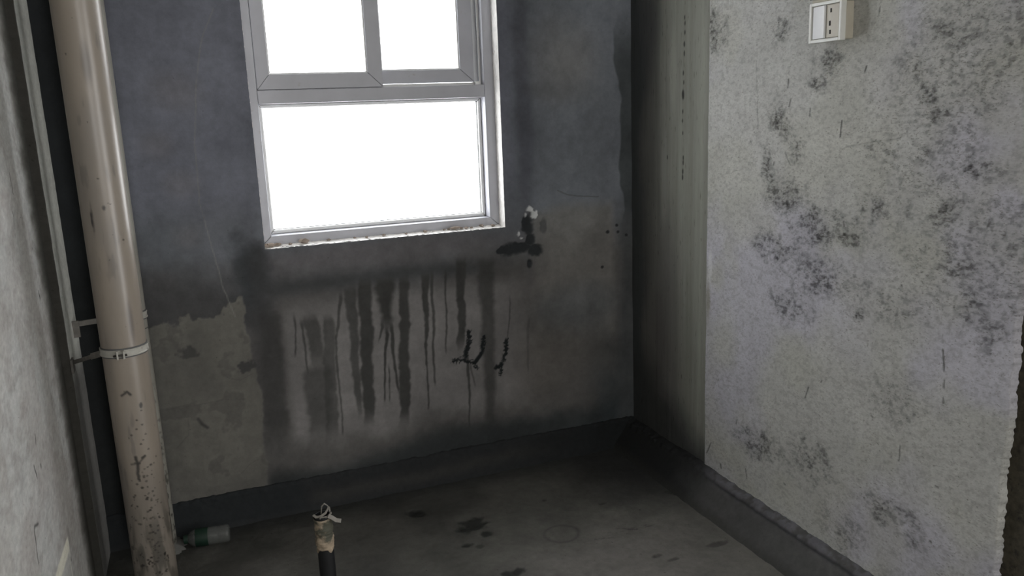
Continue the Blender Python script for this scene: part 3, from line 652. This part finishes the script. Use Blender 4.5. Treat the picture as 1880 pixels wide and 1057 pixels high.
# ================================================================== MORTAR CRUMBS on the sill
def crumb(name, x, y, z, r, sq=(1, 1, 0.7), seed=0, mat=None, label='', group=None):
    bm = bmesh.new(); bmesh.ops.create_icosphere(bm, subdivisions=2, radius=1)
    rs = np.random.RandomState(seed); k = rs.rand(3) * 9
    for v in bm.verts:
        c = v.co; f = 0.72 + 0.5 * (math.sin(c.x * 3.1 + k[0]) * math.sin(c.y * 3.7 + k[1]) * math.sin(c.z * 4.3 + k[2])) + rs.rand() * 0.2
        v.co = Vector((c.x * sq[0], c.y * sq[1], c.z * sq[2])) * r * f
    zmin = min(v.co.z for v in bm.verts)
    for v in bm.verts: v.co.z -= zmin
    o = obj(name, bm, mat or M_crumb); o.location = (x, y, z)
    return tag(o, label, 'mortar crumb', group)
SZ = WZ0 + 0.0015
crumb('mortar_lump', 0.232, 2.822, SZ, 0.014, (1.5, 0.8, 0.6), 1, label='pale mortar lump in the left corner of the window sill')
crumb('mortar_lump', 0.346, 2.835, SZ, 0.013, (1.5, 0.8, 0.7), 2, label='largest mortar lump on the sill, under the fixed pane left of centre')
crumb('mortar_lump', 0.885, 2.835, SZ, 0.012, (2.2, 0.8, 0.55), 3, label='flat mortar lump toward the right end of the window sill')
rs = random.Random(5)
for i, x in enumerate((0.245, 0.256, 0.262, 0.300, 0.43, 0.52, 0.56, 0.622, 0.70, 0.772, 0.845, 0.862, 0.91, 0.925, 0.945, 0.99, 1.03)):
    crumb('mortar_crumb', x, 2.826 + rs.random() * 0.016, SZ, 0.004 + rs.random() * 0.003, (1.4, 1, 0.8), 10 + i,
          label='tiny dried mortar crumb lying along the window sill', group='tiny mortar crumbs on the window sill')

# ================================================================== PIPES
def pipe_surface(name, cx, cy, r, z0, z1, T0, marks, parent, seed, kk=0.76, step=0.0028, na=170):
    th = np.linspace(0, 2 * np.pi, na, endpoint=False); zs = axis(z0, z1, step, (1.8,), (1.79, 0.05))
    A, Z = np.meshgrid(th, zs, indexing='ij')           # angle 0 faces the camera side (-y), positive to +x
    U = np.where(A > np.pi, A - 2 * np.pi, A) * r
    T = np.zeros(A.shape + (3,)) + np.array(T0, float)
    T, g = marks(T, U, Z)
    P = np.stack([cx + r * np.sin(A), cy - r * np.cos(A), Z], -1)
    return surf(name, P, T, kk, dirt=g, mat=M_pipe, parent=parent, close_u=True, flip=True)
def marks_big(T, U, Z):
    a = fbm(U, Z, 12, 4, 1, fy=2.5); b = fbm(U, Z, 60, 3, 2, fy=12); c = fbm(U, Z, 90, 3, 3)
    T = blend(T, (140, 130, 120), 0.45 * ss(0.5, 0.72, a))
    T = blend(T, (116, 106, 96), 0.45 * ss(0.66, 0.78, b) * ss(0.45, 0.6, a))
    T = blend(T, (92, 80, 70), 0.55 * blob(U, Z, 0.012, 1.505, 0.010, 0.045, a, 0.7))
    T = blend(T, (96, 82, 72), 0.6 * blob(U, Z, 0.030, 0.835, 0.007, 0.05, a, 0.7))
    T = blend(T, (90, 80, 68), 0.7 * blob(U, Z, -0.028, 1.12, 0.003, 0.035, c, 0.5))
    T = blend(T, (40, 36, 32), 0.9 * blob(U, Z, -0.030, 1.115, 0.0025, 0.016, c, 0.5))
    T = blend(T, (60, 52, 46), 0.8 * blob(U, Z, 0.004, 1.145, 0.004, 0.007, c, 0.5))
    T = blend(T, (40, 36, 32), 0.85 * line_mask(U + (c - .5) * 0.004, Z, [(-0.018, 0.635), (-0.004, 0.645), (0.004, 0.635)], 0.005, 0.003))
    T = blend(T, (48, 42, 36), 0.8 * blob(U, Z, 0.026, 0.60, 0.004, 0.008, c, 0.4))
    T = blend(T, (46, 41, 35), 0.9 * line_mask(U + (c - .5) * 0.005, Z, [(-0.006, 0.455), (-0.004, 0.43), (-0.006, 0.39)], 0.007, 0.003))
    T = blend(T, (60, 53, 45), 0.8 * line_mask(U + (c - .5) * 0.004, Z, [(-0.020, 0.435), (0.0, 0.437), (0.018, 0.452)], 0.004, 0.003))
    T = blend(T, (44, 40, 34), 0.9 * line_mask(U, Z, [(0.010, 0.450), (0.018, 0.454)], 0.005, 0.002))
    T = blend(T, (112, 102, 90), 0.4 * ss(0.5, 0.3, Z))
    T = blend(T, (70, 66, 54), 0.55 * ss(0.33, 0.18, Z + (a - .5) * 0.2) * ss(0.45, 0.62, b))
    rs = np.random.RandomState(3)
    for i in range(110):
        z = 0.12 + 0.33 * rs.rand() ** 1.3; u = 0.012 + rs.randn() * 0.018; r = 0.0010 + rs.rand() * 0.0020
        sel = (np.abs(Z - z) < 0.02) & (np.abs(U - u) < 0.03)
        if sel.any():
            q = np.hypot((U[sel] - u) / (r * 1.3), (Z[sel] - z) / r)
            mm = (1 - ss(0.5, 1.5, q))[:, None] * (0.5 + 0.4 * rs.rand()); T[sel] = T[sel] * (1 - mm) + np.array((50, 44, 36.0)) * mm
    for u, z in ((0.010, 0.56), (0.022, 0.545), (0.006, 0.535), (0.020, 0.50), (0.012, 0.49), (0.028, 0.515), (-0.008, 0.52), (0.03, 0.47), (0.0, 1.22), (-0.035, 1.53), (0.025, 0.585)):
        T = blend(T, (58, 50, 42), 0.85 * blob(U, Z, u, z, 0.0028, 0.0022, c, 0.5))
    return T, 0.3 * a + 0.35 * ss(0.6, 0.15, Z)
PX, PY, PR = -0.2125, 2.42, 0.0575
pipe = empty('soil_pipe', (PX, PY, 0))
tag(pipe, 'thick cream plastic soil pipe, scuffed and mud-spotted, standing in the left corner', 'pipe')
pipe_surface('pipe_wall', PX, PY, PR, -0.012, H + 0.01, (168, 149, 126), marks_big, pipe, 1)
# clamp
def band(bm, cx, cy, r, z, h, t, lip, n=72, tilt=0.0):
    prof = [(r, -h / 2), (r + t + lip, -h / 2), (r + t + lip, -h / 2 + 0.003), (r + t, -h / 2 + 0.004), (r + t, h / 2 - 0.004), (r + t + lip, h / 2 - 0.003), (r + t + lip, h / 2), (r, h / 2)]
    lathe(bm, prof, Matrix.Translation((cx, cy, z)) @ Matrix.Rotation(tilt, 4, 'Y'), n, cap=False)
CZ = 0.753
bm = bmesh.new(); band(bm, PX, PY, PR + 0.0003, CZ, 0.019, 0.0030, 0.0010)
clamp = obj('clamp', bm, M_clamp, pipe, smooth=False); clamp['label'] = 'dirty grey pipe clamp'
bm = bmesh.new(); band(bm, PX, PY, PR + 0.0002, CZ, 0.027, 0.0014, 0.0)
obj('rubber_liner', bm, M_gasket, clamp)
bm = bmesh.new()
for s, w in ((-0.012, 0.0045), (0.004, 0.0045)):
    box(bm, PX + s - 0.004, PX + s - 0.004 + w, PY - PR - 0.0125, PY - PR - 0.001, CZ - 0.014, CZ + 0.009)
obj('bolt_lug', bm, M_clamp, clamp, bevel=0.001)
bm = bmesh.new(); tube(bm, [(PX - 0.024, PY - PR - 0.006, CZ - 0.004), (PX + 0.010, PY - PR - 0.006, CZ - 0.004)], 0.003)
obj('bolt', bm, M_dark, clamp, smooth=True)
def arm(bm, p, q, w, h):
    p = Vector(p); q = Vector(q); d = (q - p).normalized(); s = d.cross(Vector((0, 0, 1))).normalized() * w / 2; u = Vector((0, 0, h / 2))
    v = [bm.verts.new(a + b * s + c * u) for a in (p, q) for b, c in ((-1, -1), (1, -1), (1, 1), (-1, 1))]
    for f in ((0, 1, 2, 3), (7, 6, 5, 4), (0, 4, 5, 1), (1, 5, 6, 2), (2, 6, 7, 3), (3, 7, 4, 0)): bm.faces.new([v[i] for i in f])
bm = bmesh.new()
arm(bm, (PX - PR - 0.0005, PY + 0.005, CZ - 0.008), (-0.300, 2.47, CZ - 0.024), 0.010, 0.018)
arm(bm, (-0.298, 2.469, CZ - 0.024), (-0.364, 2.575, CZ - 0.062), 0.008, 0.012)
box(bm, -0.369, -0.362, 2.556, 2.592, CZ - 0.090, CZ - 0.050)
obj('bracket', bm, M_arm, clamp, bevel=0.001)

TX, TY, TR = -0.2005, 2.70, 0.0375
thin = empty('waste_pipe', (TX, TY, 0))
tag(thin, 'thinner grey-cream waste pipe close behind the thick soil pipe', 'pipe')
def marks_thin(T, U, Z):
    a = fbm(U, Z, 12, 4, 4, fy=3); c = fbm(U, Z, 80, 3, 5)
    T = blend(T, (112, 108, 96), 0.6 * ss(0.45, 0.65, a))
    T = blend(T, (60, 58, 50), 0.7 * ss(0.60, 0.68, c) * ss(0.75, 0.3, Z))
    return T, 0.3 * a + 0.5 * ss(0.6, 0.2, Z)
pipe_surface('pipe_wall', TX, TY, TR, -0.012, H + 0.01, (140, 138, 124), marks_thin, thin, 2, kk=1.5, step=0.006, na=72)
bm = bmesh.new(); band(bm, TX, TY, TR + 0.0003, 0.785, 0.020, 0.002, 0.0014, 48)
c2 = obj('clamp', bm, M_clamp, thin); c2['label'] = 'grey clamp of the thin pipe'
bm = bmesh.new(); band(bm, TX, TY, TR + 0.0002, 0.785, 0.028, 0.0010, 0.0, 48)
obj('rubber_liner', bm, M_gasket, c2)
bm = bmesh.new()
arm(bm, (TX - TR, TY, 0.782), (-0.350, TY, 0.776), 0.008, 0.016); box(bm, -0.371, -0.350, TY - 0.004, TY + 0.004, 0.735, 0.785)
obj('bracket', bm, M_arm, c2, bevel=0.001)
bm = bmesh.new(); lathe(bm, [(TR + 0.0002, -0.0015), (TR + 0.0012, -0.001), (TR + 0.0012, 0.001), (TR + 0.0002, 0.0015)], Matrix.Translation((TX, TY, 0.742)), 48, cap=False)
obj('scribe_ring', bm, M_gasket, thin)
# mortar collar at the foot
bm = bmesh.new(); lathe(bm, [(TR, 0.018), (TR + 0.010, 0.015), (TR + 0.022, 0.004), (TR + 0.03, -0.006)], Matrix.Translation((TX, TY, 0)), 40, cap=False)
rs = random.Random(8)
for v in bm.verts:
    if v.co.z < 0.017:
        f = 1 + (rs.random() - 0.5) * 0.25; v.co.x = TX + (v.co.x - TX) * f; v.co.y = TY + (v.co.y - TY) * f
obj('mortar_collar', bm, M_shell, thin, smooth=True)

# ---- capped stub standing up from the floor
SX, SY, SR = 0.243, 2.14, 0.0225
stub = empty('stub_pipe', (SX, SY, 0))
tag(stub, 'short black pipe stub rising from the floor, its top wrapped in beige tape', 'pipe')
bm = bmesh.new(); lathe(bm, [(SR, -0.012), (SR, 0.283), (SR - 0.003, 0.283), (SR - 0.003, 0.262), (0.0001, 0.262)], Matrix.Translation((SX, SY, 0)), 48)
obj('pipe_wall', bm, M_black, stub, smooth=False, bevel=0.0006)
bm = bmesh.new()
n = 56; rows = []
for j in range(34):
    z = 0.182 + 0.096 * j / 33; row = []
    for i in range(n):
        a = 2 * math.pi * i / n
        lo = 0.006 * math.sin(a * 3 + 1) + 0.003 * math.sin(a * 7)
        zz = z + (lo if j == 0 else 0) + 0.003 * math.sin(a + 0.6) * (j / 33)
        r = SR + 0.0012 + 0.0007 * math.sin(j * 1.9 + a) + 0.0005 * math.sin(a * 5 + j * 0.7) + (0.0018 if (j // 6) % 2 else 0)
        row.append(bm.verts.new((SX + r * math.cos(a), SY + r * math.sin(a), zz)))
    rows.append(row)
for a, b in zip(rows[:-1], rows[1:]):
    for i in range(n): bm.faces.new((a[i], a[(i + 1) % n], b[(i + 1) % n], b[i]))
o = obj('tape', bm, M_tape, stub, smooth=True); o['label'] = 'stained beige tape wrapped round the top'
def strap(bm, pts, w, th=0.0012, up=(0, 0, 1)):
    pts = [Vector(p) for p in pts]; rows = []
    for i, p in enumerate(pts):
        t = (pts[min(i + 1, len(pts) - 1)] - pts[max(i - 1, 0)]).normalized()
        u = Vector(up[i] if isinstance(up[0], tuple) else up); s = (u - t * u.dot(t)).normalized(); nn = t.cross(s)
        rows.append([bm.verts.new(p + s * a * w / 2 + nn * b * th / 2) for a, b in ((-1, -1), (1, -1), (1, 1), (-1, 1))])
    for a, b in zip(rows[:-1], rows[1:]):
        for i in range(4): bm.faces.new((a[i], a[(i + 1) % 4], b[(i + 1) % 4], b[i]))
    bm.faces.new(rows[0][::-1]); bm.faces.new(rows[-1])
bm = bmesh.new()
strap(bm, [(SX - 0.026, SY - 0.012, 0.293), (SX - 0.020, SY - 0.014, 0.286), (SX - 0.008, SY - 0.018, 0.287), (SX + 0.006, SY - 0.018, 0.294), (SX + 0.012, SY - 0.014, 0.300), (SX + 0.017, SY - 0.006, 0.303), (SX + 0.021, SY + 0.004, 0.296), (SX + 0.022, SY + 0.006, 0.284)], 0.007)
strap(bm, [(SX - 0.022, SY + 0.002, 0.283), (SX - 0.010, SY - 0.020, 0.283), (SX + 0.010, SY - 0.022, 0.284), (SX + 0.024, SY - 0.006, 0.286)], 0.006)
strap(bm, [(SX - 0.004, SY - 0.004, 0.288), (SX + 0.0, SY + 0.004, 0.305), (SX + 0.008, SY + 0.006, 0.311), (SX + 0.016, SY + 0.002, 0.305), (SX + 0.02, SY - 0.008, 0.288)], 0.006, up=(0, 1, 0.3))
o = obj('twisted_ribbon', bm, M_ribbon, stub); o['label'] = 'twisted grey plastic ribbon knotted on top'
bm = bmesh.new()
strap(bm, [(SX + 0.012, SY - 0.024, 0.287), (SX + 0.022, SY - 0.026, 0.281), (SX + 0.032, SY - 0.028, 0.272), (SX + 0.045, SY - 0.028, 0.267)], 0.011, up=(0.2, 0.5, 0.8))
o = obj('ribbon_tail', bm, M_ribbon, stub); o['label'] = 'loose grey ribbon end sticking out sideways'

# ================================================================== BOTTLE lying against the upturn
bot = empty('plastic_bottle', (-0.06, 2.66, 0))
tag(bot, 'small clear plastic bottle with green label lying against the back upturn', 'bottle')
BM = Matrix.Translation((0.0, 2.655, 0.0305)) @ Matrix.Rotation(math.radians(-6), 4, 'Z') @ Matrix.Rotation(math.radians(-90), 4, 'Y')
bm = bmesh.new()
lathe(bm, [(0.010, 0.003), (0.022, 0.0), (0.0275, 0.004), (0.0285, 0.010), (0.0285, 0.030), (0.0272, 0.034), (0.0285, 0.038), (0.0285, 0.105), (0.026, 0.114), (0.018, 0.124), (0.0125, 0.128), (0.0125, 0.135)], BM, 36)
obj('bottle_body', bm, M_clear, bot, smooth=True)
bm = bmesh.new(); lathe(bm, [(0.0289, 0.066), (0.0292, 0.068), (0.0292, 0.103), (0.0289, 0.105)], BM, 36, cap=False)
obj('label_wrap', bm, M_green, bot, smooth=True)
bm = bmesh.new(); lathe(bm, [(0.0138, 0.129), (0.0142, 0.130), (0.0142, 0.141), (0.0130, 0.142)], BM, 30)
obj('cap', bm, M_green, bot)

# ================================================================== SWITCH AND SOCKET BOX on the right wall
sw = empty('switch_box', (XR, 1.725, 1.54))
tag(sw, 'white surface-mounted switch and socket box on the pale right wall', 'switch')
def bx(name, x0, x1, y0, y1, z0, z1, mat, parent, bev=0.001, lab=None):
    bm = bmesh.new(); box(bm, x0, x1, y0, y1, z0, z1); o = obj(name, bm, mat, parent, bevel=bev)
    if lab: o['label'] = lab
    return o
bx('back_box', 1.560, 1.592, 1.673, 1.779, 1.4945, 1.586, M_swb, sw, 0.003)
bm = bmesh.new()
Y0, Y1, Z0, Z1 = 1.669, 1.783, 1.491, 1.590
# plate: outer rim with recessed middle
def rim(bm, y0, y1, z0, z1, w, x0, x1):
    for a in ((y0, y0 + w, z0, z1), (y1 - w, y1, z0, z1), (y0 + w, y1 - w, z0, z0 + w), (y0 + w, y1 - w, z1 - w, z1)):
        box(bm, x0, x1, a[0], a[1], a[2], a[3])
rim(bm, Y0, Y1, Z0, Z1, 0.008, 1.546, 1.562)
box(bm, 1.552, 1.562, Y0 + 0.008, Y1 - 0.008, Z0 + 0.008, Z1 - 0.008)
pt = obj('face_plate', bm, M_sw, sw, bevel=0.0012)
# rocker tilted a little toward the window
bm = bmesh.new(); v = box(bm, -0.005, 0.004, 1.7245, 1.7735, 1.5005, 1.5805)
for q in v: q.co.x += 1.5485 + (0.006 if q.co.y > 1.75 else -0.001)
obj('rocker', bm, M_rocker, sw, bevel=0.0015)
bx('socket_panel', 1.5475, 1.553, 1.678, 1.7225, 1.5005, 1.5805, M_swb, sw, 0.0012, 'yellowed socket half')
for y, z, a in ((1.706, 1.566, 0.005), (1.709, 1.535, 0.006), (1.707, 1.514, 0.005)):
    bx('socket_slot', 1.5468, 1.549, y - 0.0025, y + 0.0025, z - a, z + a, M_hole, sw, 0)
# splash cover: hinge on top and lid raised out of view
bm = bmesh.new(); tube(bm, [(1.556, Y0 + 0.004, 1.5945), (1.556, Y1 - 0.004, 1.5945)], 0.0045, 12)
obj('hinge', bm, M_swb, sw, smooth=True)
bm = bmesh.new(); v = box(bm, 1.546, 1.549, Y0, Y1, 1.599, 1.700)
for q in v: q.co.x += -0.45 * (q.co.z - 1.599) if q.co.z > 1.6 else 0
obj('splash_lid', bm, M_clear, sw, bevel=0.001)
